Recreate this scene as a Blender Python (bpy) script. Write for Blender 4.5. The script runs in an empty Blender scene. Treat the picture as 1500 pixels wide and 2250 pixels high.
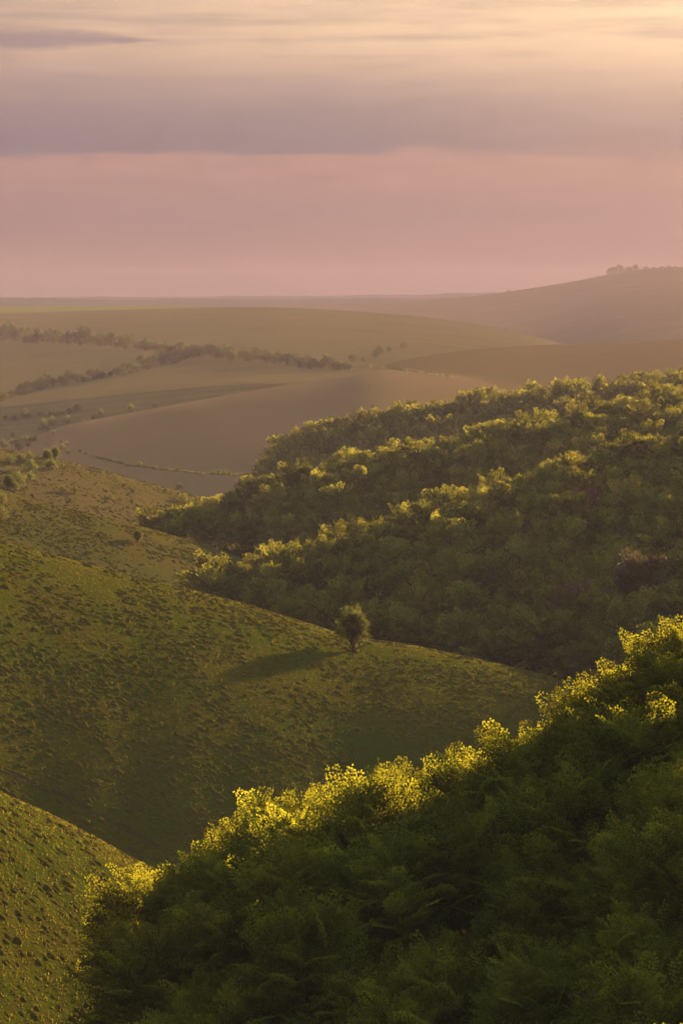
import bpy, math, random
import numpy as np
from mathutils import Vector, Matrix

# ------------------------------------------------------------------ camera
F_PX, CX, CY, HORIZON = 6250.0, 750.0, 1125.0, 650.0      # photograph pixels
PITCH = math.atan((CY - HORIZON) / F_PX)
scene = bpy.context.scene
col = scene.collection
cam_data = bpy.data.cameras.new('camera')
cam_data.sensor_fit = 'VERTICAL'
cam_data.sensor_height = 36.0
cam_data.lens = F_PX / 2250.0 * 36.0
cam_data.clip_start = 0.5
cam_data.clip_end = 40000.0
cam = bpy.data.objects.new('camera', cam_data)
col.objects.link(cam)
cam.location = (0, 0, 0)
cam.rotation_euler = (math.pi / 2 - PITCH, 0, 0)
scene.camera = cam

# ------------------------------------------------------------------ light and exposure
EXPOSURE = 3.12
SUN_AZ, SUN_EL = math.radians(29.5), math.radians(9.5)    # azimuth clockwise from +Y
SUN_STRENGTH = 5.0
SUN_DIR = Vector((math.sin(SUN_AZ) * math.cos(SUN_EL), math.cos(SUN_AZ) * math.cos(SUN_EL), math.sin(SUN_EL)))
sun_data = bpy.data.lights.new('sun', 'SUN')
sun_data.energy = SUN_STRENGTH
sun_data.angle = math.radians(0.6)
sun_data.color = (1.0, 0.64, 0.31)
sun = bpy.data.objects.new('sun', sun_data)
col.objects.link(sun)
sun.location = SUN_DIR * 500
sun.rotation_euler = (-SUN_DIR).to_track_quat('-Z', 'Y').to_euler()

scene.render.engine = 'CYCLES'
vs = scene.view_settings
vs.view_transform = 'Standard'
vs.look = 'None'
vs.exposure = EXPOSURE
vs.gamma = 1.0
vs.use_curve_mapping = False
cy = scene.cycles
cy.max_bounces = 6
cy.diffuse_bounces = 3
cy.glossy_bounces = 1
cy.transmission_bounces = 4
cy.transparent_max_bounces = 4
cy.volume_bounces = 1
cy.use_denoising = True
cy.sample_clamp_indirect = 4.0
cy.use_adaptive_sampling = True
cy.adaptive_threshold = 0.01

def lin(c):
    return tuple(((x / 255.0) / 12.92 if x <= 10 else ((x / 255.0 + 0.055) / 1.055) ** 2.4) for x in c)

class N:
    """small helper for building node graphs"""
    def __init__(self, tree):
        self.t = tree
    def new(self, typ, **kw):
        n = self.t.nodes.new(typ)
        for k, v in kw.items():
            setattr(n, k, v)
        return n
    def put(self, sock, v):
        if hasattr(v, 'is_output'):
            self.t.links.new(v, sock)
        else:
            try:
                sock.default_value = v
            except Exception:
                sock.default_value = tuple(v) + (1.0,)
    def m(self, op, a, b=None, c=None, clamp=False):
        n = self.new('ShaderNodeMath', operation=op)
        n.use_clamp = clamp
        for i, v in enumerate((a, b, c)):
            if v is not None:
                self.put(n.inputs[i], v)
        return n.outputs[0]
    def mix(self, f, a, b, blend='MIX'):
        n = self.new('ShaderNodeMix', data_type='RGBA', blend_type=blend)
        self.put(n.inputs[0], f)
        self.put(n.inputs[6], a)
        self.put(n.inputs[7], b)
        return n.outputs[2]
    def noise(self, vec, scale, detail=3.0, rough=0.5):
        n = self.new('ShaderNodeTexNoise')
        if vec is not None:
            self.put(n.inputs['Vector'], vec)
        n.inputs['Scale'].default_value = scale
        n.inputs['Detail'].default_value = detail
        n.inputs['Roughness'].default_value = rough
        return n.outputs['Fac']
    def step(self, x, a, b):
        n = self.new('ShaderNodeMapRange', interpolation_type='SMOOTHSTEP')
        self.put(n.inputs[0], x)
        self.put(n.inputs[1], a)
        self.put(n.inputs[2], b)
        n.inputs[3].default_value = 0.0
        n.inputs[4].default_value = 1.0
        return n.outputs[0]
    def ramp(self, x, stops, interp='LINEAR'):
        n = self.new('ShaderNodeValToRGB')
        n.color_ramp.interpolation = interp
        e = n.color_ramp.elements
        while len(e) > 1:
            e.remove(e[-1])
        e[0].position = stops[0][0]
        e[0].color = tuple(stops[0][1]) + (1,)
        for p, c in stops[1:]:
            k = e.new(p)
            k.color = tuple(c) + (1,)
        self.put(n.inputs[0], x)
        return n.outputs[0]

# ------------------------------------------------------------------ sky
world = bpy.data.worlds.new('World')
scene.world = world
world.use_nodes = True
wt = world.node_tree
wt.nodes.clear()
w = N(wt)
tc = w.new('ShaderNodeTexCoord')
sep = w.new('ShaderNodeSeparateXYZ')
wt.links.new(tc.outputs['Generated'], sep.inputs[0])
dx, dy, dz = sep.outputs
az = w.m('ARCTAN2', dx, dy)
# long streaks: noise squeezed in elevation
cmb = w.new('ShaderNodeCombineXYZ')
for i, (s_, k_) in enumerate(((dx, 9.0), (dy, 9.0), (dz, 150.0))):
    wt.links.new(w.m('MULTIPLY', s_, k_), cmb.inputs[i])
streak = w.noise(cmb.outputs[0], 1.0, 4.0, 0.55)
cmb2 = w.new('ShaderNodeCombineXYZ')
for i, (s_, k_) in enumerate(((dx, 26.0), (dy, 26.0), (dz, 210.0))):
    wt.links.new(w.m('MULTIPLY', s_, k_), cmb2.inputs[i])
wisp = w.noise(cmb2.outputs[0], 1.0, 5.0, 0.6)
warp = w.m('ADD', w.m('MULTIPLY', w.m('SUBTRACT', streak, 0.5), 0.016), w.m('MULTIPLY', w.m('SUBTRACT', wisp, 0.5), 0.018))
el = w.m('ADD', dz, warp)
def rs(z):                                     # elevation -> ramp position
    return math.sqrt(max(z, 0.0))
pos = w.m('SQRT', w.m('MAXIMUM', el, 0.0))
SK = 1.0 / 2 ** EXPOSURE
def sky_c(c, k=1.0):
    return tuple(x * SK * k * 10.0 for x in lin(c))
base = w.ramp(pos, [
    (rs(0.000), sky_c((156, 126, 134))),
    (rs(0.012), sky_c((158, 124, 132))),
    (rs(0.030), sky_c((165, 131, 138))),
    (rs(0.043), sky_c((188, 143, 139))),
    (rs(0.052), sky_c((178, 138, 140))),
    (rs(0.075), sky_c((192, 152, 146))),
    (rs(0.088), sky_c((210, 170, 150))),
    (rs(0.098), sky_c((196, 162, 148))),
    (rs(0.125), sky_c((182, 160, 152))),
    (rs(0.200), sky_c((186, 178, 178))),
    (rs(0.450), sky_c((220, 230, 236), 1.25)),  # from here up, unseen sky brightened as cool fill light on the crowns
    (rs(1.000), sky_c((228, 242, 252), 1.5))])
# warm glow towards the sun
dotn = w.new('ShaderNodeVectorMath', operation='DOT_PRODUCT')
wt.links.new(tc.outputs['Generated'], dotn.inputs[0])
dotn.inputs[1].default_value = tuple(SUN_DIR)
sd = dotn.outputs['Value']
glow = w.m('MULTIPLY', w.step(sd, 0.75, 0.97), w.step(el, 0.052, 0.092))
lit = w.mix(glow, base, sky_c((255, 214, 174), 1.2))
toward = w.step(sd, -0.7, 0.75)
away = w.m('ADD', 0.0, toward)
lit = w.mix(1.0, lit, w.mix(toward, (0.34, 0.36, 0.42), (1.0, 1.0, 1.0)), 'MULTIPLY')
# faint veils
veil = w.m('MULTIPLY', w.m('MULTIPLY', w.step(w.m('ADD', w.m('MULTIPLY', streak, 0.6), w.m('MULTIPLY', wisp, 0.4)), 0.40, 0.66), 0.5), w.m('MULTIPLY', toward, w.m('SUBTRACT', 1.0, w.step(dz, 0.12, 0.25))))
lit = w.mix(veil, lit, w.mix(w.step(dz, 0.03, 0.1), sky_c((150, 120, 134)), sky_c((172, 146, 146))))
# the long dark cloud bank: crisp base towards the left, ragged above
edge = w.m('ADD', dz, w.m('MULTIPLY', w.m('SUBTRACT', wisp, 0.5), 0.006))
edge = w.m('ADD', edge, w.m('MULTIPLY', w.m('SUBTRACT', streak, 0.5), 0.006))
edge = w.m('SUBTRACT', edge, w.m('MULTIPLY', w.step(az, 0.008, 0.03), 0.004))
bank_lo = w.step(edge, w.m('SUBTRACT', 0.0472, w.m('MULTIPLY', w.step(az, 0.0, 0.1), 0.006)), 0.0502)
bank_hi = w.m('SUBTRACT', 1.0, w.step(w.m('ADD', el, w.m('MULTIPLY', w.m('SUBTRACT', streak, 0.5), 0.02)), 0.062, 0.089))
soft = w.m('SUBTRACT', 1.0, w.m('MULTIPLY', w.step(az, -0.02, 0.11), 0.5))
bank = w.m('MULTIPLY', w.m('MULTIPLY', bank_lo, bank_hi), soft)
bank_col = w.mix(w.step(dz, 0.046, 0.082), sky_c((132, 116, 134)), sky_c((168, 142, 144)))
lit = w.mix(w.m('MULTIPLY', bank, w.m('MULTIPLY', away, 0.92)), lit, bank_col)
# a lens of cloud above it, fading out to the right
lens_w = w.m('MULTIPLY', w.m('SUBTRACT', 1.0, w.step(az, -0.125, -0.052)), 0.0056)
lens_d = w.m('ABSOLUTE', w.m('SUBTRACT', w.m('ADD', dz, w.m('MULTIPLY', w.m('SUBTRACT', wisp, 0.5), 0.007)), 0.0885))
lens = w.m('SUBTRACT', 1.0, w.step(lens_d, w.m('MULTIPLY', lens_w, 0.05), w.m('ADD', w.m('MULTIPLY', lens_w, 1.15), 0.0004)))
lens = w.m('MULTIPLY', lens, w.step(lens_w, 0.0, 0.0012))
lit = w.mix(w.m('MULTIPLY', lens, 0.75), lit, sky_c((148, 124, 138)))
cmb3 = w.new('ShaderNodeCombineXYZ')
for i, (s_, k_) in enumerate(((dx, 34.0), (dy, 34.0), (dz, 130.0))):
    wt.links.new(w.m('MULTIPLY', s_, k_), cmb3.inputs[i])
mott = w.m('ADD', 0.86, w.m('MULTIPLY', w.noise(cmb3.outputs[0], 1.0, 6.0, 0.6), 0.28))
mk = w.new('ShaderNodeVectorMath', operation='SCALE')
wt.links.new(lit, mk.inputs[0])
wt.links.new(mott, mk.inputs['Scale'])
lit = mk.outputs[0]
nish = w.new('ShaderNodeTexSky', sky_type='NISHITA', sun_disc=False)
nish.sun_elevation = SUN_EL
nish.sun_rotation = SUN_AZ
nish.dust_density = 3.0
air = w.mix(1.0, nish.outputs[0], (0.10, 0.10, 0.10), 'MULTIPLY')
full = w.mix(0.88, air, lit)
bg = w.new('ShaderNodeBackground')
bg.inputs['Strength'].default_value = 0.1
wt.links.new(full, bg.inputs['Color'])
wo = w.new('ShaderNodeOutputWorld')
wt.links.new(bg.outputs[0], wo.inputs['Surface'])

# ------------------------------------------------------------------ pixels <-> place
CP, SP = math.cos(PITCH), math.sin(PITCH)
def ray(u, v):
    xr, yu = (u - CX) / F_PX, (CY - v) / F_PX
    d = (xr, CP + yu * SP, -SP + yu * CP)
    h = math.hypot(d[0], d[1])
    return math.atan2(d[0], d[1]), d[2] / h          # azimuth, slope
def project(x, y, z):
    f = y * CP - z * SP
    up = y * SP + z * CP
    return CX + F_PX * x / f, CY - F_PX * up / f

def pchip(xs, ys):
    xs, ys = np.array(xs, float), np.array(ys, float)
    h = np.diff(xs)
    d = np.diff(ys) / h
    m = np.zeros_like(xs)
    for i in range(1, len(xs) - 1):
        if d[i - 1] * d[i] > 0:
            w1, w2 = 2 * h[i] + h[i - 1], h[i] + 2 * h[i - 1]
            m[i] = (w1 + w2) / (w1 / d[i - 1] + w2 / d[i])
    def f(q):
        q = np.clip(q, xs[0], xs[-1])
        i = np.clip(np.searchsorted(xs, q) - 1, 0, len(h) - 1)
        t = (q - xs[i]) / h[i]
        return ((1 + 2 * t) * (1 - t) ** 2 * ys[i] + t * (1 - t) ** 2 * h[i] * m[i]
                + t * t * (3 - 2 * t) * ys[i + 1] + t * t * (t - 1) * h[i] * m[i + 1])
    return f

def hash2(ix, iy, seed):
    n = (ix * 374761393 + iy * 668265263 + seed * 974711) & 0xFFFFFFFF
    n = ((n ^ (n >> 13)) * 1274126177) & 0xFFFFFFFF
    return ((n ^ (n >> 16)) & 0xFFFF) / 65535.0
def vnoise(x, y, seed=0):
    ix, iy = np.floor(x).astype(np.int64), np.floor(y).astype(np.int64)
    fx, fy = x - ix, y - iy
    fx, fy = fx * fx * (3 - 2 * fx), fy * fy * (3 - 2 * fy)
    a, b = hash2(ix, iy, seed), hash2(ix + 1, iy, seed)
    c, d = hash2(ix, iy + 1, seed), hash2(ix + 1, iy + 1, seed)
    return (a * (1 - fx) + b * fx) * (1 - fy) + (c * (1 - fx) + d * fx) * fy - 0.5

# ------------------------------------------------------------------ the hills
# each hill: crest line (photo column, photo row, metres away), slope towards us, roundness, steepening, slope behind
H = {}
ORDER = []
def hill(name, pts, m, wf, c=0.0, kb=0.25, wb=None):
    th, sl, dd = [], [], []
    for u, v, D in pts:
        a, s = ray(u, v)
        th.append(a); sl.append(s); dd.append(D)
    ends = (th[0], th[-1])
    fine = np.linspace(th[0], th[-1], 3000)
    sig = 0.006 / (fine[1] - fine[0])                     # ease the kinks between the given points
    kern = np.exp(-0.5 * (np.arange(-int(3 * sig), int(3 * sig) + 1) / sig) ** 2)
    kern /= kern.sum()
    def soft_table(f):
        y = f(fine)
        pad = len(kern) // 2
        return np.convolve(np.concatenate([np.full(pad, y[0]), y, np.full(pad, y[-1])]), kern, 'valid')
    ys, yd = soft_table(pchip(th, sl)), soft_table(pchip(th, dd))
    fs = lambda q, y=ys: np.interp(q, fine, y)
    fd = lambda q, y=yd: np.interp(q, fine, y)
    H[name] = dict(s=fs, D=fd, m=m, wf=wf, c=c, kb=kb, wb=wb or wf)
    ORDER.append(name)

W1_TOP = [(100, 2330), (180, 2250), (205, 2150), (300, 1900), (350, 1855), (430, 1795), (580, 1735), (740, 1685), (900, 1645), (1000, 1625), (1100, 1600), (1160, 1550),
          (1230, 1500), (1350, 1440), (1450, 1345), (1600, 1290), (2000, 1280), (3000, 1150)]
hill('foreground_slope', [(-1500, 2900, 118), (-100, 2800, 118)] + [(u, v + 375, 122 if u < 800 else 124) for u, v in W1_TOP], 0.30, 7, 0.0, 0.45, 7)
hill('near_slope', [(-1500, 1300, 158), (-600, 1490, 161), (-200, 1640, 164), (0, 1742, 166), (150, 1810, 168), (300, 1893, 169),
      (420, 1955, 170), (600, 2050, 170), (800, 2150, 170), (1200, 2300, 170), (3000, 2400, 170)], 0.49, 14, 0.0, 0.16, 12)
hill('anthill_slope', [(-1500, 900, 292), (-500, 1050, 294), (-100, 1160, 297), (0, 1190, 298), (100, 1216, 299), (200, 1243, 299), (300, 1268, 300),
      (400, 1291, 300), (500, 1318, 301), (600, 1347, 301), (700, 1378, 302), (780, 1401, 302), (850, 1411, 302), (900, 1418, 302), (1000, 1438, 302),
      (1100, 1460, 301), (1200, 1485, 300), (1260, 1502, 299), (1350, 1535, 297), (1500, 1600, 294), (2000, 1800, 285), (3000, 1900, 280)], 0.085, 8, 0.0031, 0.16, 14)
hill('middle_slope', [(-1500, 760, 440), (-400, 965, 445), (0, 1076, 450), (50, 1090, 450), (100, 1104, 451), (200, 1130, 452), (280, 1150, 454), (350, 1167, 456),
      (420, 1187, 460), (480, 1206, 463), (525, 1223, 466), (600, 1260, 470), (800, 1380, 480), (1500, 1700, 490)], 0.16, 10, 0.0008, 0.18, 14)
hill('bushy_slope', [(-1500, 800, 580), (-400, 920, 580), (0, 984, 580), (60, 998, 582), (130, 1010, 584), (200, 1026, 587), (270, 1046, 590), (340, 1066, 594),
      (400, 1081, 598), (450, 1094, 602), (520, 1120, 610), (700, 1220, 625), (1500, 1600, 640)], 0.14, 12, 0.0005, 0.12, 18)
WT = {'wooded_slope': [(200, 1400, 405), (300, 1330, 410), (390, 1268, 414), (450, 1246, 417), (500, 1244, 419), (560, 1216, 421), (640, 1195, 424), (720, 1170, 427), (780, 1143, 429), (850, 1121, 431), (900, 1102, 433), (960, 1082, 435), (1050, 1061, 439), (1150, 1040, 442), (1240, 1010, 446), (1300, 984, 448), (1400, 952, 451), (1500, 925, 455), (2000, 820, 470), (3000, 740, 500)],
      'second_wooded_slope': [(150, 1330, 518), (230, 1200, 519), (300, 1133, 520), (340, 1122, 521), (400, 1110, 523), (470, 1088, 525), (560, 1052, 528), (650, 1026, 530), (750, 1001, 534), (850, 984, 536), (920, 966, 539), (1000, 950, 541), (1080, 935, 543), (1200, 905, 547), (1300, 881, 550), (1400, 860, 553), (1500, 845, 556), (2000, 785, 567), (3000, 720, 590)],
      'third_wooded_slope': [(350, 1200, 745), (480, 1100, 747), (545, 1030, 748), (580, 965, 748), (620, 932, 749), (700, 907, 749), (780, 890, 750), (870, 870, 751), (950, 853, 751), (1060, 838, 752), (1180, 818, 753), (1250, 812, 754), (1330, 805, 755), (1400, 798, 755), (1500, 785, 756), (2000, 740, 764), (3000, 700, 780)]}
OFF = {'wooded_slope': 122, 'second_wooded_slope': 98, 'third_wooded_slope': 106}
for nm, (mm, ww) in {'wooded_slope': (0.12, 10), 'second_wooded_slope': (0.14, 12), 'third_wooded_slope': (0.16, 14)}.items():
    hill(nm, [(u, v + OFF[nm], D) for u, v, D in WT[nm]], mm, ww, 0.0, 0.14, 20)
hill('lower_field', [(-600, 1180, 1010), (-200, 1080, 1010), (0, 1000, 1010), (70, 966, 1010), (120, 938, 1010), (200, 924, 1012), (300, 905, 1014), (400, 886, 1016), (500, 868, 1020), (600, 851, 1024),
      (700, 835, 1028), (770, 821, 1032), (815, 809, 1034), (860, 811, 1036), (920, 820, 1036), (1000, 835, 1036), (1100, 862, 1036), (1300, 930, 1036), (2000, 1100, 1036)], 0.10, 28, 0.0001, 0.10, 30)
hill('upper_field', [(500, 960, 1150), (700, 870, 1160), (780, 826, 1165), (830, 806, 1170), (900, 787, 1185), (1000, 772, 1210), (1100, 763, 1235), (1240, 756, 1270), (1400, 750, 1300), (1500, 745, 1320),
      (2000, 730, 1400), (3000, 715, 1500)], 0.075, 40, 0.0, 0.08, 60)
hill('hedged_field', [(-1500, 720, 2300), (-300, 700, 2250), (0, 692, 2200), (150, 686, 2170), (300, 680, 2150), (450, 676, 2120), (560, 674, 2100), (700, 679, 2070), (800, 685, 2030), (900, 693, 1990),
      (1000, 705, 1940), (1100, 722, 1880), (1200, 746, 1820), (1240, 757, 1800), (1300, 775, 1770), (1500, 830, 1700), (3000, 900, 1700)], 0.038, 180, 0.0, 0.05, 200)
hill('crest_field', [(-1500, 690, 2800), (-300, 677, 2750), (0, 674, 2700), (200, 672, 2700), (380, 671, 2700), (470, 673, 2690), (560, 677, 2680), (700, 692, 2650), (1000, 740, 2600), (2000, 800, 2600)], 0.03, 150, 0.0, 0.05, 200)
hill('spur', [(800, 850, 2700), (1000, 780, 2750), (1130, 723, 2800), (1230, 690, 2830), (1330, 658, 2860), (1420, 640, 2880), (1500, 628, 2900), (1700, 610, 2920), (3000, 600, 3000)], 0.05, 140, 0.0, 0.02, 200)
hill('far_hill', [(200, 700, 3500), (450, 684, 3450), (600, 673, 3400), (750, 668, 3380), (900, 662, 3360), (1000, 655, 3340), (1100, 643, 3320), (1200, 628, 3310), (1300, 611, 3300), (1340, 602, 3300),
      (1400, 592, 3300), (1450, 586, 3300), (1500, 587, 3300), (1700, 588, 3300), (3000, 600, 3300)], 0.07, 60, 0.0, 0.08, 150)
hill('horizon_hills', [(-1500, 660, 4050), (-300, 658, 4000), (0, 657, 4000), (60, 654, 4000), (110, 652, 4000), (180, 657, 4000), (300, 659, 4000), (430, 655, 4000), (520, 659, 4000), (640, 657, 4000),
      (800, 656, 4000), (1000, 655, 4000), (1500, 655, 4000), (3000, 657, 4000)], 0.03, 200, 0.0, 0.03, 300)
hill('last_hills', [(-1500, 654, 5300), (0, 653, 5300), (150, 651, 5300), (300, 653, 5300), (420, 652, 5300), (560, 650, 5300), (700, 651, 5300), (830, 648, 5300), (920, 647, 5300), (980, 645, 5300), (1050, 643, 5300),
      (1200, 646, 5300), (1500, 648, 5300), (3000, 652, 5300)], 0.02, 300, 0.0, 0.02, 300)
ALL = ['viewpoint_hill'] + ORDER + ['plain']
IDX = {n: i for i, n in enumerate(ALL)}

def hill_z(n, th, r):
    h = H[n]
    s, D = h['s'](th), h['D'](th)
    t = D - r
    k = np.maximum(-s, 0) + h['m']
    tf = np.maximum(t, 0)
    gf = -k * (np.sqrt(tf * tf + h['wf'] ** 2) - h['wf']) - h['c'] * np.minimum(tf, 90) ** 2
    tb = np.maximum(-t, 0)
    gb = -h['kb'] * (np.sqrt(tb * tb + h['wb'] ** 2) - h['wb'])
    z = s * r + gf + gb
    if n in ('hedged_field', 'crest_field', 'spur', 'far_hill', 'horizon_hills', 'last_hills'):   # drops away into the valley behind the lower field
        z = z - (0.16 if n == 'hedged_field' else 0.3) * np.maximum(0, 1180 - r)
    if n in ('horizon_hills', 'last_hills'):
        z = z + r * 0.00045 * (vnoise(th * 130, th * 0, 5) + 0.5 * vnoise(th * 400, th * 0, 6))
    return z

def terrain(th, r, want_idx=False):
    th = np.asarray(th, float); r = np.asarray(r, float)
    th, r = np.broadcast_arrays(th, r)
    fr = np.clip((np.abs(th) - 0.9) / 0.9, 0, 1)
    fr = fr * fr * (3 - 2 * fr)
    acc = -1.8 - (0.46 * (1 - fr) + 0.03 * fr) * (np.sqrt(r * r + 16) - 4)
    best = acc.copy()
    idx = np.zeros(acc.shape, int)
    k = np.clip(0.008 * r, 0.6, 14.0)
    for i, n in enumerate(ORDER + ['plain']):
        z = hill_z(n, th, r) if n != 'plain' else np.full(acc.shape, -85.0)
        idx = np.where(z > best, i + 1, idx)
        best = np.maximum(best, z)
        h = np.clip(0.5 + 0.5 * (z - acc) / k, 0, 1)
        acc = acc * (1 - h) + z * h + k * h * (1 - h)
    # small lumps of old pasture
    x, y = r * np.sin(th), r * np.cos(th)
    rough = np.where((idx >= 2) & (idx <= 5), 1.0, 0.0) * np.clip((900 - r) / 300, 0, 1)
    acc = acc + rough * (0.12 * vnoise(x / 7.0, y / 7.0, 1) + 0.06 * vnoise(x / 2.1, y / 2.1, 2))
    acc = acc + np.where(idx == IDX['near_slope'], 1.0, 0.0) * (0.16 * vnoise(x / 1.6, y / 2.2, 3) + 0.08 * vnoise(x / 0.7, y / 1.2, 4))
    return (acc, idx) if want_idx else acc
def ground_xy(x, y):
    x = np.asarray(x, float); y = np.asarray(y, float)
    return terrain(np.arctan2(x, y), np.hypot(x, y))
R_MARCH = np.geomspace(70, 8500, 5000)
def ground_hit(u, v, rmin=0):
    a, s = ray(u, v)
    z = terrain(np.full(R_MARCH.shape, a), R_MARCH)
    ok = np.nonzero((z >= s * R_MARCH) & (R_MARCH > rmin))[0]
    r = R_MARCH[ok[0]] if len(ok) else 3000.0
    zz = float(terrain(a, r))
    return Vector((r * math.sin(a), r * math.cos(a), zz))

# ------------------------------------------------------------------ materials
def material(name):
    m = bpy.data.materials.new(name)
    m.use_nodes = True
    m.node_tree.nodes.clear()
    return m, N(m.node_tree)
def finish(m, n, shader, bump=None):
    o = n.new('ShaderNodeOutputMaterial')
    n.t.links.new(shader, o.inputs['Surface'])
    return m
def ground_mat(name, c1, c2, c3, s1, s2, bump_d=0.0, bump_s=8.0, rows=None):
    m, n = material(name)
    tc = n.new('ShaderNodeTexCoord').outputs['Object']
    a = n.noise(tc, s1, 4, 0.6)
    b = n.noise(tc, s2, 5, 0.65)
    c = n.mix(n.step(a, 0.38, 0.62), c1, c2)
    c = n.mix(n.m('MULTIPLY', n.step(b, 0.45, 0.7), 0.8), c, c3)
    if rows:                                            # faint drill lines and tramlines of a crop
        mp = n.new('ShaderNodeMapping')
        mp.inputs['Rotation'].default_value = (0, 0, rows[0])
        n.put(mp.inputs['Vector'], tc)
        wv = n.new('ShaderNodeTexWave')
        n.put(wv.inputs['Vector'], mp.outputs[0])
        wv.inputs['Scale'].default_value = rows[1]
        wv.inputs['Distortion'].default_value = 1.5
        wv.inputs['Detail'].default_value = 2
        wv.inputs['Detail Scale'].default_value = 0.4
        c = n.mix(n.m('MULTIPLY', wv.outputs['Fac'], rows[2]), c, tuple(x * 0.55 for x in c3))
    d = n.new('ShaderNodeBsdfDiffuse')
    n.put(d.inputs['Color'], c)
    d.inputs['Roughness'].default_value = 0.6
    if bump_d:
        bp = n.new('ShaderNodeBump')
        bp.inputs['Distance'].default_value = bump_d
        bp.inputs['Strength'].default_value = 1.0
        n.put(bp.inputs['Height'], n.noise(tc, bump_s, 6, 0.7))
        n.t.links.new(bp.outputs[0], d.inputs['Normal'])
    return finish(m, n, d.outputs[0])
GRASS = ground_mat('pasture_grass', (0.054, 0.076, 0.007), (0.076, 0.076, 0.009), (0.068, 0.048, 0.012), 0.09, 1.4, 0.5, 2.2)
GRASS_DRY = ground_mat('dry_pasture_grass', (0.092, 0.080, 0.024), (0.115, 0.090, 0.030), (0.085, 0.060, 0.025), 0.06, 1.0, 0.4, 1.6)
GRASS_MID = ground_mat('mid_pasture_grass', (0.070, 0.076, 0.014), (0.092, 0.080, 0.018), (0.074, 0.054, 0.018), 0.07, 1.2, 0.45, 1.8)
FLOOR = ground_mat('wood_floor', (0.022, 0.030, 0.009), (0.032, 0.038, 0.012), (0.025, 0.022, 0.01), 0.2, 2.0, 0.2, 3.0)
FIELD_LOW = ground_mat('green_crop', (0.19, 0.135, 0.06), (0.21, 0.145, 0.07), (0.21, 0.13, 0.07), 0.012, 0.07, 0.4, 0.6, (0.5, 0.06, 0.05))
FIELD_UP = ground_mat('young_crop', (0.15, 0.105, 0.045), (0.15, 0.11, 0.042), (0.17, 0.11, 0.05), 0.012, 0.06, 0.4, 0.5, (1.3, 0.07, 0.1))
FIELD_FAR = ground_mat('far_crop', (0.135, 0.115, 0.040), (0.155, 0.122, 0.044), (0.12, 0.09, 0.036), 0.006, 0.03, 0.8, 0.25, (1.45, 0.03, 0.3))
FIELD_YELLOW = ground_mat('flowering_crop', (0.15, 0.16, 0.03), (0.18, 0.18, 0.03), (0.13, 0.14, 0.03), 0.004, 0.02)
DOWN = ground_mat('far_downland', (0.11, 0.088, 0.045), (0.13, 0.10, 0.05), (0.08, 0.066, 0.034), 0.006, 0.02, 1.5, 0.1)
FAR = ground_mat('far_land_haze_tint', (0.05, 0.062, 0.075), (0.06, 0.068, 0.08), (0.04, 0.05, 0.06), 0.002, 0.01)  # blue of the distant air is put into the ground colour
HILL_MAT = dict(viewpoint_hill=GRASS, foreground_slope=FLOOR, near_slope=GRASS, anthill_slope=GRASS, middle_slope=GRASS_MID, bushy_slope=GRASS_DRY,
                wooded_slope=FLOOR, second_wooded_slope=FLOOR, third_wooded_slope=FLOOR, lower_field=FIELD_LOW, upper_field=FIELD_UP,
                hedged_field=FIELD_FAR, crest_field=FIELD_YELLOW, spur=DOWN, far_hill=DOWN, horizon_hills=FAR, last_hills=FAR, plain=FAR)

def foliage(name, base, trans, tfac=0.5, var=0.35, gloss=0.04):
    m, n = material(name)
    oi = n.new('ShaderNodeObjectInfo').outputs['Random']
    at = n.new('ShaderNodeAttribute')
    at.attribute_name = 'tone'
    ge = at.outputs['Fac']
    v = n.m('ADD', n.m('MULTIPLY', n.m('SUBTRACT', oi, 0.5), var * 1.3), n.m('MULTIPLY', n.m('SUBTRACT', ge, 0.5), var * 2.2))
    k = n.m('ADD', 1.0, v)
    hue = n.m('MULTIPLY', n.m('ADD', n.m('MULTIPLY', oi, 7.13), 0.0), 1.0)
    hue = n.m('FRACT', hue)
    warm = n.mix(hue, base, (base[0] * 1.6, base[1] * 1.02, base[2] * 0.9))
    hs = n.new('ShaderNodeHueSaturation')
    n.put(hs.inputs['Color'], warm)
    n.put(hs.inputs['Value'], k)
    d = n.new('ShaderNodeBsdfDiffuse')
    n.t.links.new(hs.outputs[0], d.inputs['Color'])
    tr = n.new('ShaderNodeBsdfTranslucent')
    h2 = n.new('ShaderNodeHueSaturation')
    n.put(h2.inputs['Color'], trans)
    n.put(h2.inputs['Value'], k)
    n.t.links.new(h2.outputs[0], tr.inputs['Color'])
    mx = n.new('ShaderNodeMixShader')
    mx.inputs[0].default_value = tfac
    n.t.links.new(d.outputs[0], mx.inputs[1]); n.t.links.new(tr.outputs[0], mx.inputs[2])
    if gloss:
        g = n.new('ShaderNodeBsdfGlossy')
        g.inputs['Roughness'].default_value = 0.45
        g.inputs['Color'].default_value = (0.8, 0.8, 0.8, 1)
        m2 = n.new('ShaderNodeMixShader')
        m2.inputs[0].default_value = gloss
        n.t.links.new(mx.outputs[0], m2.inputs[1]); n.t.links.new(g.outputs[0], m2.inputs[2])
        mx = m2
    return finish(m, n, mx.outputs[0])
LEAF = foliage('beech_leaves', (0.046, 0.080, 0.009), (0.21, 0.21, 0.014), 0.36, var=0.48, gloss=0.0)
LEAF_MID = foliage('wood_leaves', (0.080, 0.118, 0.020), (0.15, 0.145, 0.015), 0.32, var=0.48, gloss=0.0)
LEAF_HAZEL = foliage('hedge_leaves', (0.052, 0.068, 0.024), (0.09, 0.10, 0.03), 0.3, gloss=0.0)
LEAF_THORN = foliage('hawthorn_leaves', (0.055, 0.092, 0.020), (0.12, 0.13, 0.024), 0.34, gloss=0.0)
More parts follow.
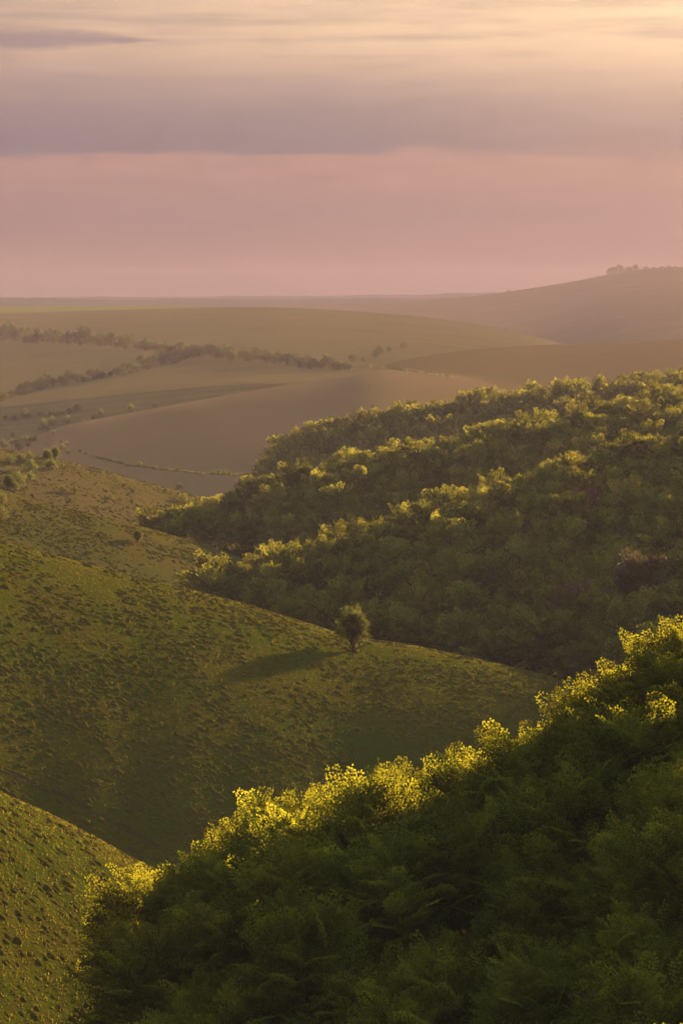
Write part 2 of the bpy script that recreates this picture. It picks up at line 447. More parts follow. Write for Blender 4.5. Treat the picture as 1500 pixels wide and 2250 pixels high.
LEAF_COPPER = foliage('copper_leaves', (0.095, 0.034, 0.026), (0.10, 0.03, 0.024), 0.3)
LEAF_BROWN = foliage('bare_twigs', (0.056, 0.052, 0.024), (0.06, 0.05, 0.02), 0.2)
BLOSSOM = foliage('may_blossom', (0.42, 0.42, 0.40), (0.2, 0.18, 0.16), 0.2, 0.2, 0.0)
BLADE = foliage('grass_blades', (0.07, 0.085, 0.015), (0.13, 0.115, 0.016), 0.4, 0.4, 0.0)
def bark_mat():
    m, n = material('bark')
    tc = n.new('ShaderNodeTexCoord').outputs['Object']
    c = n.mix(n.noise(tc, 6.0, 4), (0.05, 0.04, 0.03), (0.12, 0.10, 0.08))
    d = n.new('ShaderNodeBsdfDiffuse')
    n.put(d.inputs['Color'], c)
    return finish(m, n, d.outputs[0])
BARK = bark_mat()
MOUND = ground_mat('anthill_turf', (0.054, 0.058, 0.009), (0.072, 0.058, 0.011), (0.058, 0.038, 0.012), 1.1, 4.0, 0.04, 9.0)

# ------------------------------------------------------------------ mesh helpers
def mesh_from(name, verts, quads=None, tris=None, mats=(), mat_idx=None, smooth=False, normals=None):
    me = bpy.data.meshes.new(name)
    nq = 0 if quads is None else len(quads)
    nt = 0 if tris is None else len(tris)
    me.vertices.add(len(verts))
    me.vertices.foreach_set('co', np.asarray(verts, np.float32).ravel())
    me.loops.add(nq * 4 + nt * 3)
    me.polygons.add(nq + nt)
    li = np.concatenate([np.asarray(quads, np.int32).ravel() if nq else np.zeros(0, np.int32), np.asarray(tris, np.int32).ravel() if nt else np.zeros(0, np.int32)])
    me.loops.foreach_set('vertex_index', li)
    st = np.concatenate([np.arange(nq) * 4, nq * 4 + np.arange(nt) * 3]).astype(np.int32)
    me.polygons.foreach_set('loop_start', st)
    if mat_idx is not None:
        me.polygons.foreach_set('material_index', np.asarray(mat_idx, np.int32))
    me.polygons.foreach_set('use_smooth', np.full(nq + nt, smooth, bool))
    for m in mats:
        me.materials.append(m)
    me.update(calc_edges=True)
    if normals is not None:
        me.normals_split_custom_set_from_vertices(normals)
    return me
def link(name, me, parent=None, loc=None):
    o = bpy.data.objects.new(name, me)
    col.objects.link(o)
    if parent is not None:
        o.parent = parent
    if loc is not None:
        o.location = loc
    return o
def tag(o, label, cat, group=None):
    o['label'] = label
    o['category'] = cat
    if group:
        o['group'] = group

# ------------------------------------------------------------------ terrain sheet, split hill by hill
inner = np.radians(np.arange(-8.2, 8.2001, 0.042))
outer = np.radians(8.2) * 1.0 + np.radians(np.geomspace(0.15, 171.8, 55))
outer = np.minimum(outer, math.pi)
TH = np.concatenate([-outer[::-1], inner, outer])
RR = np.concatenate([np.geomspace(0.8, 95, 40)[:-1], np.arange(95, 345, 0.55), np.arange(345, 700, 2.0), np.arange(700, 1300, 2.5),
                     np.arange(1300, 4000, 18.0), np.geomspace(4000, 5900, 60)])
TT, RG = np.meshgrid(TH, RR)
ZZ, II = terrain(TT, RG, True)
XX, YY = RG * np.sin(TT), RG * np.cos(TT)
P = np.stack([XX, YY, ZZ], -1)
du = np.gradient(P, axis=1)
dv = np.gradient(P, axis=0)
NN = np.cross(du, dv)
NN /= np.linalg.norm(NN, axis=-1, keepdims=True) + 1e-12
NN[NN[..., 2] < 0] *= -1
nr, nc = ZZ.shape
fi = II[:-1, :-1]
base_i = (np.arange(nr - 1)[:, None] * nc + np.arange(nc - 1)[None, :])
for n in ALL:
    msk = fi == IDX[n]
    b = base_i[msk]
    if len(b) == 0:
        continue
    q = np.stack([b, b + 1, b + nc + 1, b + nc], -1)
    used, inv = np.unique(q.ravel(), return_inverse=True)
    q = inv.reshape(-1, 4)
    me = mesh_from(n, P.reshape(-1, 3)[used], quads=q, mats=[HILL_MAT[n]], smooth=True, normals=NN.reshape(-1, 3)[used])
    o = link(n, me)
    o['kind'] = 'structure'
Z_TOP, Z_LOW = float(ZZ.max()), float(ZZ.min())

# horizon seen from the camera along every column, for leaving out what cannot be seen
RUN = np.maximum.accumulate(ZZ / RG, axis=0)
def hidden(th, r, ztop):
    i = int(np.clip(np.searchsorted(TH, th), 0, nc - 1))
    j = int(np.clip(np.searchsorted(RR, r) - 1, 0, nr - 1))
    return ztop / r < RUN[j, i] - 0.0002

# ------------------------------------------------------------------ trees
def unit(v):
    return v / (np.linalg.norm(v, axis=-1, keepdims=True) + 1e-9)
def spray_template(rng, L, twigs, leaf, spacing, droop, wid=0.6):
    """a flat, fern-like beech spray: axis along x, twigs left and right, one diamond per leaf"""
    quads = []
    def leaf_at(p, ang, ll):
        tilt = rng.normal(0, 0.24)
        d = np.array([math.cos(ang), math.sin(ang), rng.normal(-0.12, 0.15)])
        d = d / np.linalg.norm(d)
        side = np.array([-math.sin(ang), math.cos(ang), 0.0])
        side = side * math.cos(tilt) + np.array([0, 0, 1.0]) * math.sin(tilt)
        hw = ll * wid * 0.5
        quads.append([p, p + d * ll * 0.45 + side * hw, p + d * ll, p + d * ll * 0.45 - side * hw])
    def dz(x, y):
        return -droop * (x * x / L) - 0.25 * droop * abs(y)
    xs = np.linspace(0.12 * L, 0.93 * L, twigs)
    for i, x in enumerate(xs):
        f = x / L
        tl = L * (0.46 * (1 - f) ** 0.8 + 0.06) * rng.uniform(0.75, 1.15)
        for sgn in (1, -1):
            a0 = sgn * math.radians(rng.uniform(42, 62))
            s = spacing * 0.6
            k = 0
            while s < tl:
                px, py = x + math.cos(a0) * s, math.sin(a0) * s
                leaf_at(np.array([px, py, dz(px, py) + rng.normal(0, 0.015)]), a0 + (0.7 if k % 2 else -0.7) + rng.normal(0, 0.25), leaf * rng.uniform(0.75, 1.2))
                s += spacing
                k += 1
            px, py = x + math.cos(a0) * tl, math.sin(a0) * tl
            leaf_at(np.array([px, py, dz(px, py)]), a0, leaf * rng.uniform(0.7, 1.0))
    leaf_at(np.array([L * 0.95, 0, dz(L * 0.95, 0)]), 0.0, leaf)
    return np.array(quads)

def tube(verts, quads, pts, rad, sides=6):
    pts = [np.asarray(p, float) for p in pts]
    b0 = len(verts)
    for i, p in enumerate(pts):
        d = unit(pts[min(i + 1, len(pts) - 1)] - pts[max(i - 1, 0)])
        a = unit(np.cross(d, np.array([0.31, 0.95, 0.1])))
        b = np.cross(d, a)
        for k in range(sides):
            t = 2 * math.pi * k / sides
            verts.append(p + rad[i] * (a * math.cos(t) + b * math.sin(t)))
    for i in range(len(pts) - 1):
        for k in range(sides):
            k2 = (k + 1) % sides
            quads.append([b0 + i * sides + k, b0 + i * sides + k2, b0 + (i + 1) * sides + k2, b0 + (i + 1) * sides + k])

def make_tree(seed, height, radius, base, clumps, sprays, temps, tip=0.55, shoots=6, spread=0.34, up=0.35, flat=0.0, trunk_r=0.16, inner=0.25, forks=1, low=1.45, mid=0.42):
    """returns (leaf quads array, trunk verts, trunk quads)"""
    rng = np.random.default_rng(seed)
    ch = height - base
    cc = np.array([0, 0, base + ch * mid])
    V, Q = [], []
    lean = rng.normal(0, 0.03, 2) * height
    top = np.array([lean[0], lean[1], base + ch * 0.78])
    for f in range(forks):
        off = rng.normal(0, 0.35 if forks > 1 else 0.0, 2) * radius * 0.6
        tube(V, Q, [(off[0] * 0.15, off[1] * 0.15, -0.6), (off[0] * 0.2, off[1] * 0.2, 0.1), (off[0] * 0.7, off[1] * 0.7, base + ch * 0.25), (top[0] + off[0], top[1] + off[1], top[2])],
             [trunk_r * 1.5 / forks ** 0.5, trunk_r / forks ** 0.5, trunk_r * 0.7 / forks ** 0.5, trunk_r * 0.15], 7)
    out = []
    golden = math.pi * (3 - math.sqrt(5))
    lob = rng.uniform(0, 6.28, 3)
    for i in range(clumps):
        zf = 1 - low * (i + 0.5) / clumps                   # from the top down past the waist
        ph = i * golden + rng.normal(0, 0.25)
        rr = math.sqrt(max(0.0, 1 - zf * zf))
        rad = radius * (1 + 0.16 * math.sin(2 * ph + lob[0]) + 0.10 * math.sin(3 * ph + lob[1])) * rng.uniform(0.66, 1.14)
        hz = (ch * 0.56 if zf > 0 else ch * 0.42) * rng.uniform(0.74, 1.12)
        dirn = np.array([math.cos(ph) * rr, math.sin(ph) * rr, zf])
        c = cc + np.array([dirn[0] * rad, dirn[1] * rad, dirn[2] * hz]) * 0.72
        st = np.array([lean[0] * 0.5, lean[1] * 0.5, max(base * 0.7, c[2] - ch * 0.35 - 0.2 * rr * radius)])
        tube(V, Q, [st, st * 0.45 + c * 0.55 + np.array([0, 0, 0.06 * ch]), c], [trunk_r * 0.38, trunk_r * 0.2, trunk_r * 0.08], 4)
        cr = radius * spread * rng.uniform(0.75, 1.25)
        for k in range(sprays):
            rv = unit(rng.normal(0, 1, 3))
            inn = rng.random() < inner
            rv[2] = abs(rv[2]) * (1 if rng.random() < 0.85 else -0.5)      # each limb carries a small dome
            o_ = unit(dirn * 0.55 + rv * 0.85 + np.array([0, 0, up]))
            p = c + rv * cr * 0.5 - (dirn * cr * 0.7 if inn else 0)
            out.append((p, o_, rng.uniform(0.7, 1.2), rng.integers(len(temps)), rng.normal(0, 0.5)))
    for k in range(shoots):                                   # leading shoots that break the outline
        ph = rng.uniform(0, 6.28)
        rr = rng.uniform(0, 0.55) * radius
        p = cc + np.array([math.cos(ph) * rr, math.sin(ph) * rr, ch * 0.5 * math.sqrt(max(0, 1 - (rr / radius) ** 2))])
        o_ = unit(np.array([math.cos(ph) * 0.4, math.sin(ph) * 0.4, 1.0]) + rng.normal(0, 0.15, 3))
        for q in range(3):
            out.append((p + rng.normal(0, 0.08, 3), unit(o_ + rng.normal(0, 0.22, 3)), rng.uniform(0.9, 1.35), rng.integers(len(temps)), rng.normal(0, 1.2)))
    chunks = []
    for p, a, sc, ti, roll in out:
        side = np.cross(np.array([0, 0, 1.0]), a)
        if np.linalg.norm(side) < 0.15:
            side = np.cross(np.array([1.0, 0.2, 0]), a)
        side = unit(side)
        nrm = np.cross(a, side)
        s2 = side * math.cos(roll) + nrm * math.sin(roll)
        n2 = np.cross(a, s2)
        M = np.stack([a, s2, n2], 0) * sc
        chunks.append(temps[ti].reshape(-1, 3) @ M + p)
    L = np.concatenate(chunks)
    tone = np.concatenate([np.full(len(c) // 4, t_) for c, t_ in zip(chunks, rng.random(len(chunks)))])
    tone = np.clip(tone + rng.normal(0, 0.12, len(tone)), 0, 1)
    return (L, tone), np.array(V), np.array(Q)

def set_tone(me, tone):
    a = me.attributes.new('tone', 'FLOAT', 'FACE')
    a.data.foreach_set('value', np.asarray(tone, np.float32))
    return me
def crown_mesh(name, LT, mat, second=None, frac=0.0, seed=0):
    L, tone = LT
    n = len(L) // 4
    q = np.arange(n * 4).reshape(-1, 4)
    if second is not None:
        rng = np.random.default_rng(seed)
        c = L.reshape(-1, 4, 3).mean(1)
        pat = vnoise(c[:, 0] * 2.2 + c[:, 2], c[:, 1] * 2.2 + c[:, 2] * 1.3, seed) + rng.normal(0, 0.12, n)
        mi = (pat > np.quantile(pat, 1 - frac)).astype(np.int32)
        return set_tone(mesh_from(name, L, quads=q, mats=[mat, second], mat_idx=mi), tone)
    return set_tone(mesh_from(name, L, quads=q, mats=[mat]), tone)

rs_ = np.random.default_rng(11)
T_NEAR = [spray_template(rs_, 1.35, 10, 0.096, 0.072, 0.34, 0.74) for _ in range(5)]
T_MID = [spray_template(rs_, 1.5, 6, 0.25, 0.19, 0.36, 0.75) for _ in range(5)]
T_FAR = [spray_template(rs_, 1.8, 4, 0.46, 0.38, 0.3, 0.75) for _ in range(4)]
T_THORN = [spray_template(rs_, 0.55, 5, 0.11, 0.10, 0.1) for _ in range(4)]
T_BUSH = [spray_template(rs_, 0.8, 4, 0.19, 0.2, 0.15) for _ in range(4)]

PROTO = {}
def proto(kind, count, leafmat, **kw):
    res = []
    for i in range(count):
        sec, fr = kw.pop('second', None), kw.pop('frac', 0.0)
        L, V, Q = make_tree(kw.get('seed', 0) + i * 17, **{k: v for k, v in kw.items() if k != 'seed'})
        kw['second'], kw['frac'] = sec, fr
        res.append((crown_mesh('crown_' + kind, L, leafmat, sec, fr, i + 3), mesh_from('trunk_' + kind, V, quads=Q, mats=[BARK], smooth=True)))
    PROTO[kind] = res
proto('near', 5, LEAF, seed=100, height=6.2, radius=2.5, base=1.1, clumps=19, sprays=19, temps=T_NEAR, shoots=9, spread=0.34)
proto('mid', 5, LEAF_MID, seed=200, height=7.6, radius=3.3, base=1.4, clumps=16, sprays=13, temps=T_MID, shoots=6, spread=0.32)
proto('far', 4, LEAF_MID, seed=300, height=8.6, radius=4.4, base=1.4, clumps=15, sprays=11, temps=T_FAR, shoots=4, spread=0.38)
proto('thorn', 3, LEAF_THORN, seed=400, height=4.4, radius=1.5, base=0.55, clumps=30, sprays=34, temps=T_THORN, shoots=3, spread=0.42, second=BLOSSOM, frac=0.04, up=0.1, low=1.9, mid=0.46, trunk_r=0.2, forks=2)
proto('bush', 4, LEAF_THORN, seed=500, height=3.2, radius=1.8, base=0.3, clumps=18, sprays=17, temps=T_BUSH, shoots=2, spread=0.42, second=BLOSSOM, frac=0.05, up=0.1, low=1.9, mid=0.44, trunk_r=0.12, forks=2)

proto('hedge', 5, LEAF_HAZEL, seed=600, height=8.6, radius=4.6, base=0.2, clumps=20, sprays=11, temps=T_FAR, shoots=2, spread=0.38, low=1.85, mid=0.44, up=0.15)
counts = {}
def place_tree(kind, variant, loc, scale, rot, name, label, cat, group=None, mat=None, squash=1.0):
    crown, trunk = PROTO[kind][variant % len(PROTO[kind])]
    e = bpy.data.objects.new(name, None)
    e.empty_display_size = 0.5
    col.objects.link(e)
    e.location = loc
    e.rotation_euler = (0, 0, rot)
    e.scale = (scale, scale, scale * squash)
    tag(e, label, cat, group)
    t = link('trunk', trunk, e)
    c = link('crown', crown, e)
    if mat is not None:
        c.material_slots[0].link = 'OBJECT'
        c.material_slots[0].material = mat
    counts[kind] = counts.get(kind, 0) + 1
    return e

def hexgrid(x0, x1, y0, y1, step, rng, jit=0.32):
    pts = []
    j = 0
    y = y0
    while y < y1:
        x = x0 + (step * 0.5 if j % 2 else 0)
        while x < x1:
            pts.append((x + rng.normal(0, step * jit * 0.5), y + rng.normal(0, step * jit * 0.5)))
            x += step
        y += step * 0.866
        j += 1
    return pts

rng = np.random.default_rng(5)
# --- foreground wood
near_pts = []
for x, y in hexgrid(-18, 28, 82, 136, 3.35, rng):
    th, r = math.atan2(x, y), math.hypot(x, y)
    z, ii = terrain(th, r, True)
    if int(ii) not in (0, 1):
        continue
    u, v = project(x, y, float(z))
    D = float(H['foreground_slope']['D'](th))
    if r > D + 3.5 or u > 2000 or u < np.interp(v, [2200, 2270, 2390, 2540, 2690, 2900], [430, 400, 330, 285, 270, 260]):
        continue
    sc = rng.uniform(0.6, 1.16)
    ut, vt = project(x, y, float(z) + 6.2 * sc)
    if vt > 2345 or ut > (1950 if r > D - 8 else 1640):
        continue
    crest = r > D - 3.2
    if crest:
        continue
    near_pts.append((x, y, float(z), sc, crest, u, vt))
for uu in np.arange(345, 1640, 88):                       # a closed row of crowns along the crest
    a, _s = ray(uu + rng.normal(0, 14), 1800)
    r = float(H['foreground_slope']['D'](a)) + rng.uniform(-1.6, 0.8)
    z = float(terrain(a, r))
    x, y = r * math.sin(a), r * math.cos(a)
    sc = rng.uniform(0.84, 1.06)
    near_pts.append((x, y, z, sc, True, uu, project(x, y, z + 6.2 * sc)[1]))
for i, (x, y, z, sc, crest, u, vt) in enumerate(near_pts):
    if crest:
        where = 'at the low left end of' if u < 560 else 'left of the middle on' if u < 900 else 'right of the middle on' if u < 1230 else 'at the high right end of'
        lab, grp = 'feathery tree with gold sunlit top ' + where + ' the foreground wood crest', 'crest trees of the foreground wood, ' + where
    elif u < 560:
        lab, grp = 'small leafy tree on the ragged left edge of the foreground wood', 'edge trees of the foreground wood'
    else:
        lev = 'just below the gold crest of' if vt < np.interp(u, [500, 1500], [1860, 1640]) else 'half way down' if vt < 2080 else 'along the bottom of'
        sid = 'towards the left' if u < 880 else 'near the middle' if u < 1220 else 'towards the right'
        lab, grp = 'dark green feathery tree ' + lev + ' the foreground wood, ' + sid, 'shaded foreground trees ' + lev + ' the wood ' + sid
    place_tree('near', int(rng.integers(5)), (x, y, z - 0.1), sc, rng.uniform(0, 6.28), 'woodland_tree', lab, 'tree', grp)

# --- the wood across the valley: nearest trees one by one, the rest and the woods beyond as one mass
def wood_points(layer, step, height, x0, x1, y0, y1, umin, back):
    res = []
    for x, y in hexgrid(x0, x1, y0, y1, step, rng):
        th, r = math.atan2(x, y), math.hypot(x, y)
        z, ii = terrain(th, r, True)
        z = float(z)
        D = float(H[layer]['D'](th))
        zl = float(hill_z(layer, np.float64(th), np.float64(r)))
        if int(ii) != IDX[layer] or r > D - 4:
            continue
        u, v = project(x, y, z)
        if u < umin or u > 1720:
            continue
        sc = rng.uniform(0.66, 1.16)
        if hidden(th, r, z + height * sc * 0.85):
            continue
        res.append((x, y, z, sc, u, v, r, r > D - 9))
    step_u = step * 0.8 * F_PX / float(H[layer]['D'](0.0))
    for uu in np.arange(umin + 20, 1720, step_u):         # a closed row of crowns along the crest
        a, _s = ray(uu + rng.normal(0, step_u * 0.2), 1000)
        r = float(H[layer]['D'](a)) + rng.uniform(-3.5, 2.0)
        z, ii = terrain(a, r, True)
        if int(ii) == IDX[layer]:
            x, y = r * math.sin(a), r * math.cos(a)
            res.append((x, y, float(z), rng.uniform(0.92, 1.16), *project(x, y, float(z)), r, True))
    return res
mid = wood_points('wooded_slope', 5.7, 7.6, -45, 90, 300, 540, 395, 8)
second = wood_points('second_wooded_slope', 5.9, 7.6, -60, 115, 420, 700, 300, 8)
third = wood_points('third_wooded_slope', 6.2, 8.6, -40, 130, 600, 920, 560, 10)
print('WOODS near', len(near_pts), 'mid', len(mid), 'second', len(second), 'third', len(third))
mid.sort(key=lambda p: p[6])
n_ind = max(0, 300 - len(near_pts))
copper = min(range(len(mid)), key=lambda i: (mid[i][4] - 1302) ** 2 + (mid[i][5] - 1195) ** 2)
def side_of(u):
    return 'by its left tip' if u < 640 else 'above the lone hawthorn' if u < 900 else 'right of the lone hawthorn' if u < 1200 else 'near the right picture edge'
def depth_of(u, v):
    lo, hi = np.interp(u, [400, 780, 1260], [1290, 1400, 1500]), np.interp(u, [400, 900, 1500], [1330, 1220, 1050])
    f = (v - hi) / max(lo - hi + 60, 40)
    return 'in the lowest rows' if f > 0.62 else 'in the middle rows' if f > 0.3 else 'in the upper rows'
for i, (x, y, z, sc, u, v, r, crest) in enumerate(mid):
    if i >= n_ind and i != copper:
        continue
    rot = rng.uniform(0, 6.28)
    if i == copper:
        place_tree('mid', 1, (x, y, z), 0.95, rot, 'copper_tree', 'single dark red leaved tree among green trees across the valley', 'tree', mat=LEAF_COPPER)
    elif crest:
        place_tree('mid', int(rng.integers(5)), (x, y, z - 0.2), sc, rot, 'woodland_tree', 'sunlit tree on the upper edge of the wood across the valley, ' + side_of(u), 'tree', 'upper edge trees of the valley wood ' + side_of(u))
    else:
        place_tree('mid', int(rng.integers(5)), (x, y, z - 0.2), sc, rot, 'woodland_tree', 'green tree ' + depth_of(u, v) + ' of the valley wood, ' + side_of(u), 'tree', 'valley wood trees ' + depth_of(u, v) + ' ' + side_of(u))

def mass(name, kind, pts, label, cat):
    """many trees as one object: geometry nodes set the tree shapes on points"""
    pc = bpy.data.collections.new(name + '_shapes')
    for crown, trunk in PROTO[kind]:
        q = bpy.data.objects.new(name + '_shape', crown)
        pc.objects.link(q)
    me = bpy.data.meshes.new(name)
    me.vertices.add(len(pts))
    me.vertices.foreach_set('co', np.array([[p[0], p[1], p[2] - 0.3] for p in pts], np.float32).ravel())
    a = me.attributes.new('size', 'FLOAT', 'POINT')
    a.data.foreach_set('value', np.array([p[3] for p in pts], np.float32))
    b = me.attributes.new('turn', 'FLOAT_VECTOR', 'POINT')
    b.data.foreach_set('vector', np.array([[0, 0, rng.uniform(0, 6.28)] for p in pts], np.float32).ravel())
    me.update()
    o = link(name, me)
    ng = bpy.data.node_groups.new(name, 'GeometryNodeTree')
    ng.interface.new_socket('Geometry', in_out='INPUT', socket_type='NodeSocketGeometry')
    ng.interface.new_socket('Geometry', in_out='OUTPUT', socket_type='NodeSocketGeometry')
    gi, go = ng.nodes.new('NodeGroupInput'), ng.nodes.new('NodeGroupOutput')
    ci = ng.nodes.new('GeometryNodeCollectionInfo')
    ci.inputs['Collection'].default_value = pc
    ci.inputs['Separate Children'].default_value = True
    ci.inputs['Reset Children'].default_value = True
    ip = ng.nodes.new('GeometryNodeInstanceOnPoints')
    ip.inputs['Pick Instance'].default_value = True
    s1 = ng.nodes.new('GeometryNodeInputNamedAttribute'); s1.data_type = 'FLOAT'; s1.inputs[0].default_value = 'size'
    s2 = ng.nodes.new('GeometryNodeInputNamedAttribute'); s2.data_type = 'FLOAT_VECTOR'; s2.inputs[0].default_value = 'turn'
    ng.links.new(gi.outputs[0], ip.inputs['Points'])
    ng.links.new(ci.outputs[0], ip.inputs['Instance'])
    ng.links.new(s2.outputs[0], ip.inputs['Rotation'])
    ng.links.new(s1.outputs[0], ip.inputs['Scale'])
    ng.links.new(ip.outputs[0], go.inputs[0])
    md = o.modifiers.new('trees', 'NODES')
    md.node_group = ng
    o['kind'] = 'stuff'
    o['label'] = label
    o['category'] = cat
    return o
rest = [p for i, p in enumerate(mid) if i >= n_ind and i != copper]
mass('valley_woodland', 'mid', rest + second, 'hazy gold rimmed woodland on the second wooded spur', 'woodland')
mass('far_woodland', 'far', third, 'darker hazy woodland along the foot of the far fields', 'woodland')

# --- big brown, hardly leafed trees low in the valley
for (u, v, sc, vr, lab) in ((1265, 1560, 1.05, 0, 'large rounded brownish tree behind the right end of the anthill pasture'),
                            (1400, 1550, 1.15, 2, 'broad brown twiggy tree behind the gold topped foreground shoots'),
                            (480, 1330, 0.55, 3, 'bare brown sapling at the left tip of the valley wood')):
    a, s = ray(u, v)
    r = 342.0 if v > 1500 else 398.0
    z = float(terrain(a, r))
    place_tree('mid', vr, (r * math.sin(a), r * math.cos(a), z), sc, 1.0 + vr, 'brown_tree', lab, 'tree', mat=LEAF_BROWN, squash=1.1)

# --- lone hawthorn and the bushes of the pasture
p = ground_hit(776, 1431)
place_tree('thorn', 0, p - Vector((0, 0, 0.1)), 1.0, 0.6, 'hawthorn_tree', 'lone hawthorn with pale blossom and dark trunk on the anthill pasture', 'tree')
def bush(u, v, hpx, kind, var, label, name='hawthorn_bush', squash=1.0, cat='bush', group=None, mat=None):
    p = ground_hit(u, v)
    r = math.hypot(p.x, p.y)
    nom = {'thorn': 4.4, 'bush': 3.2, 'hedge': 8.6}[kind]
    place_tree(kind, var, p - Vector((0, 0, 0.08)), hpx / F_PX * r / nom, u * 0.37, name, label, cat, group, mat, squash)
bush(303, 1193, 30, 'thorn', 1, 'small lone green bush on the middle anthill slope')
for a in ((105, 1022, 34, 'thorn', 1, 'round blossoming hawthorn at the top of the left slope'),
          (122, 1012, 30, 'thorn', 2, 'pale hawthorn just behind the round one on the left slope'),
          (20, 1076, 32, 'thorn', 2, 'dark gold edged bush at the left edge above the middle slope'),
          (40, 1070, 30, 'bush', 1, 'brown rounded bush right of the dark gold edged bush'),
          (33, 1080, 20, 'bush', 2, 'low green bush at the foot of the dark gold edged bush'),
          (68, 1038, 24, 'bush', 0, 'dark round bush in the middle of the left slope cluster'),
          (21, 1020, 20, 'bush', 1, 'dull bush at the upper left of the slope cluster'),
          (45, 1016, 17, 'bush', 3, 'small bush between two others near the left slope top'),
          (66, 1014, 19, 'bush', 2, 'narrow bush below the round blossoming hawthorn'),
          (106, 1030, 18, 'bush', 0, 'left one of two joined bushes below the round hawthorn'),
          (116, 1033, 19, 'bush', 1, 'right one of two joined bushes below the round hawthorn'),
          (126, 1022, 11, 'bush', 3, 'tiny round bush right of the joined bushes'),
          (137, 1026, 8, 'bush', 2, 'lowest tiny bush right of the slope cluster'),
          (67, 1056, 18, 'bush', 3, 'thin sapling bush under the dark round bush'),
          (138, 1083, 14, 'bush', 1, 'left one of a pair of small bushes on the slope'),
          (165, 1086, 16, 'bush', 2, 'right one of a pair of small bushes on the slope'),
          (244, 1096, 10, 'bush', 0, 'small dark bush alone on the slope right of the pair'),
          (392, 1076, 12, 'bush', 3, 'small bush on the skyline of the left slope'),
          (402, 1104, 18, 'bush', 1, 'dull bush beside the tip of the second wooded spur'),
          (4, 1142, 24, 'bush', 2, 'bright green bush cut by the left picture edge'),
          (6, 1105, 18, 'bush', 0, 'grey green bush at the left edge above the bright one'),
          (217, 1118, 8, 'bush', 1, 'tiny dark bush on the crest of the middle slope')):
    bush(*a)
# bushes along the foot and edge of the lower field
for i, (u, v, h) in enumerate(((97, 944, 20), (88, 946, 8), (115, 934, 17), (147, 931, 16), (184, 927, 8), (205, 922, 7), (222, 917, 15), (288, 907, 17), (340, 897, 12), (329, 900, 6),
                               (105, 947, 9), (118, 955, 9), (134, 972, 6), (146, 980, 9), (138, 990, 13), (150, 998, 9), (176, 995, 6), (188, 1000, 7))):
    bush(u, v, h, 'bush', i, ['round hazy bush on the bright skyline of the lower field', 'small hazy bush along the fence line left of the lower field'][i >= 10],
         group=['skyline bushes of the lower field', 'fence line bushes of the lower field'][i >= 10])
for i, (u, v, h) in enumerate(((15, 985, 12), (26, 975, 11), (36, 978, 12), (48, 975, 14), (58, 972, 14), (67, 972, 12), (76, 970, 11), (28, 962, 9), (42, 990, 15), (62, 982, 10), (5, 984, 18))):
    bush(u, v, h, 'bush', i, 'sunlit scrub bush in the thicket at the far left valley mouth', name='scrub_bush', group='valley mouth thicket')
for i, (u, v, h) in enumerate(((280, 1026, 6), (307, 1026, 11), (342, 1030, 6), (367, 1033, 6), (393, 1035, 8), (470, 1043, 9), (482, 1043, 10), (494, 1043, 9), (506, 1043, 8))):
    bush(u, v, h, 'bush', i, 'tiny dark bush along the track at the foot of the lower field', name='track_bush', group='track side bushes')
bush(812, 809, 8, 'bush', 1, 'wind bent dark thorn on the saddle between the two fields')
# field boundary hedge between the two fields
def hedge(name, pix, hgt, label, wid=1.2):
    rg = np.random.default_rng(77)
    quads = []
    for (u0, v0), (u1, v1) in zip(pix[:-1], pix[1:]):
        a, b = ground_hit(u0, v0), ground_hit(u1, v1)
        n = int((b - a).length * 14)
        for k in range(n):
            t = rg.random()
            q = a.lerp(b, t)
            z = float(ground_xy(q.x, q.y))
            c = np.array([q.x + rg.normal(0, wid * 0.35), q.y + rg.normal(0, wid * 0.35), z + rg.uniform(0, hgt) * (0.6 + 0.4 * math.sin(q.x * 0.7) ** 2)])
            d1, d2 = unit(rg.normal(0, 1, 3)), unit(rg.normal(0, 1, 3))
            quads.append([c - d1 * 0.3, c + d2 * 0.22, c + d1 * 0.3, c - d2 * 0.22])
    L = np.array(quads).reshape(-1, 3)
    o = link(name, set_tone(mesh_from(name, L, quads=np.arange(len(L)).reshape(-1, 4), mats=[LEAF_HAZEL]), rg.random(len(L) // 4)))
    tag(o, label, 'hedge')
hedge('field_hedge', [(836, 812), (880, 815), (930, 822), (990, 832)], 1.6, 'thin dark hedge dividing the two fields below the saddle')
hedge('track_hedge', [(205, 1004), (280, 1022), (360, 1033), (440, 1042), (545, 1046)], 0.5, 'low dark hedge line along the foot of the lower field')

# hedgerow trees on the far field
def row(pix, step_px, hlo, hhi, rg):
    res = []
    for (u0, v0), (u1, v1) in zip(pix[:-1], pix[1:]):
        n = max(1, int(math.hypot(u1 - u0, v1 - v0) / step_px))
        for k in range(n):
            t = (k + rg.uniform(0.1, 0.9)) / n
            res.append((u0 + (u1 - u0) * t, v0 + (v1 - v0) * t + rg.normal(0, 2.5), rg.uniform(hlo, hhi)))
    return res
rg = np.random.default_rng(21)
rows = [('long upper hedgerow of the far field', row([(0, 744), (70, 752), (160, 755), (240, 762), (300, 765), (380, 782), (470, 787), (560, 795), (640, 806), (720, 812), (770, 815)], 10, 13, 36, rg)),
        ('lower left hedgerow of the far field', row([(0, 880), (50, 868), (110, 850), (180, 838), (260, 828), (330, 808), (400, 796)], 12, 12, 32, rg)),
        ('bush row at the bottom of the far field', row([(0, 922), (60, 920), (108, 917), (180, 906)], 17, 10, 22, rg)),
        ('scrub beyond the saddle', row([(770, 800), (830, 782), (870, 770), (893, 766)], 16, 9, 22, rg)),
        ('short hedge under the upper hedgerow', row([(290, 805), (340, 798), (420, 790)], 20, 14, 22, rg))]
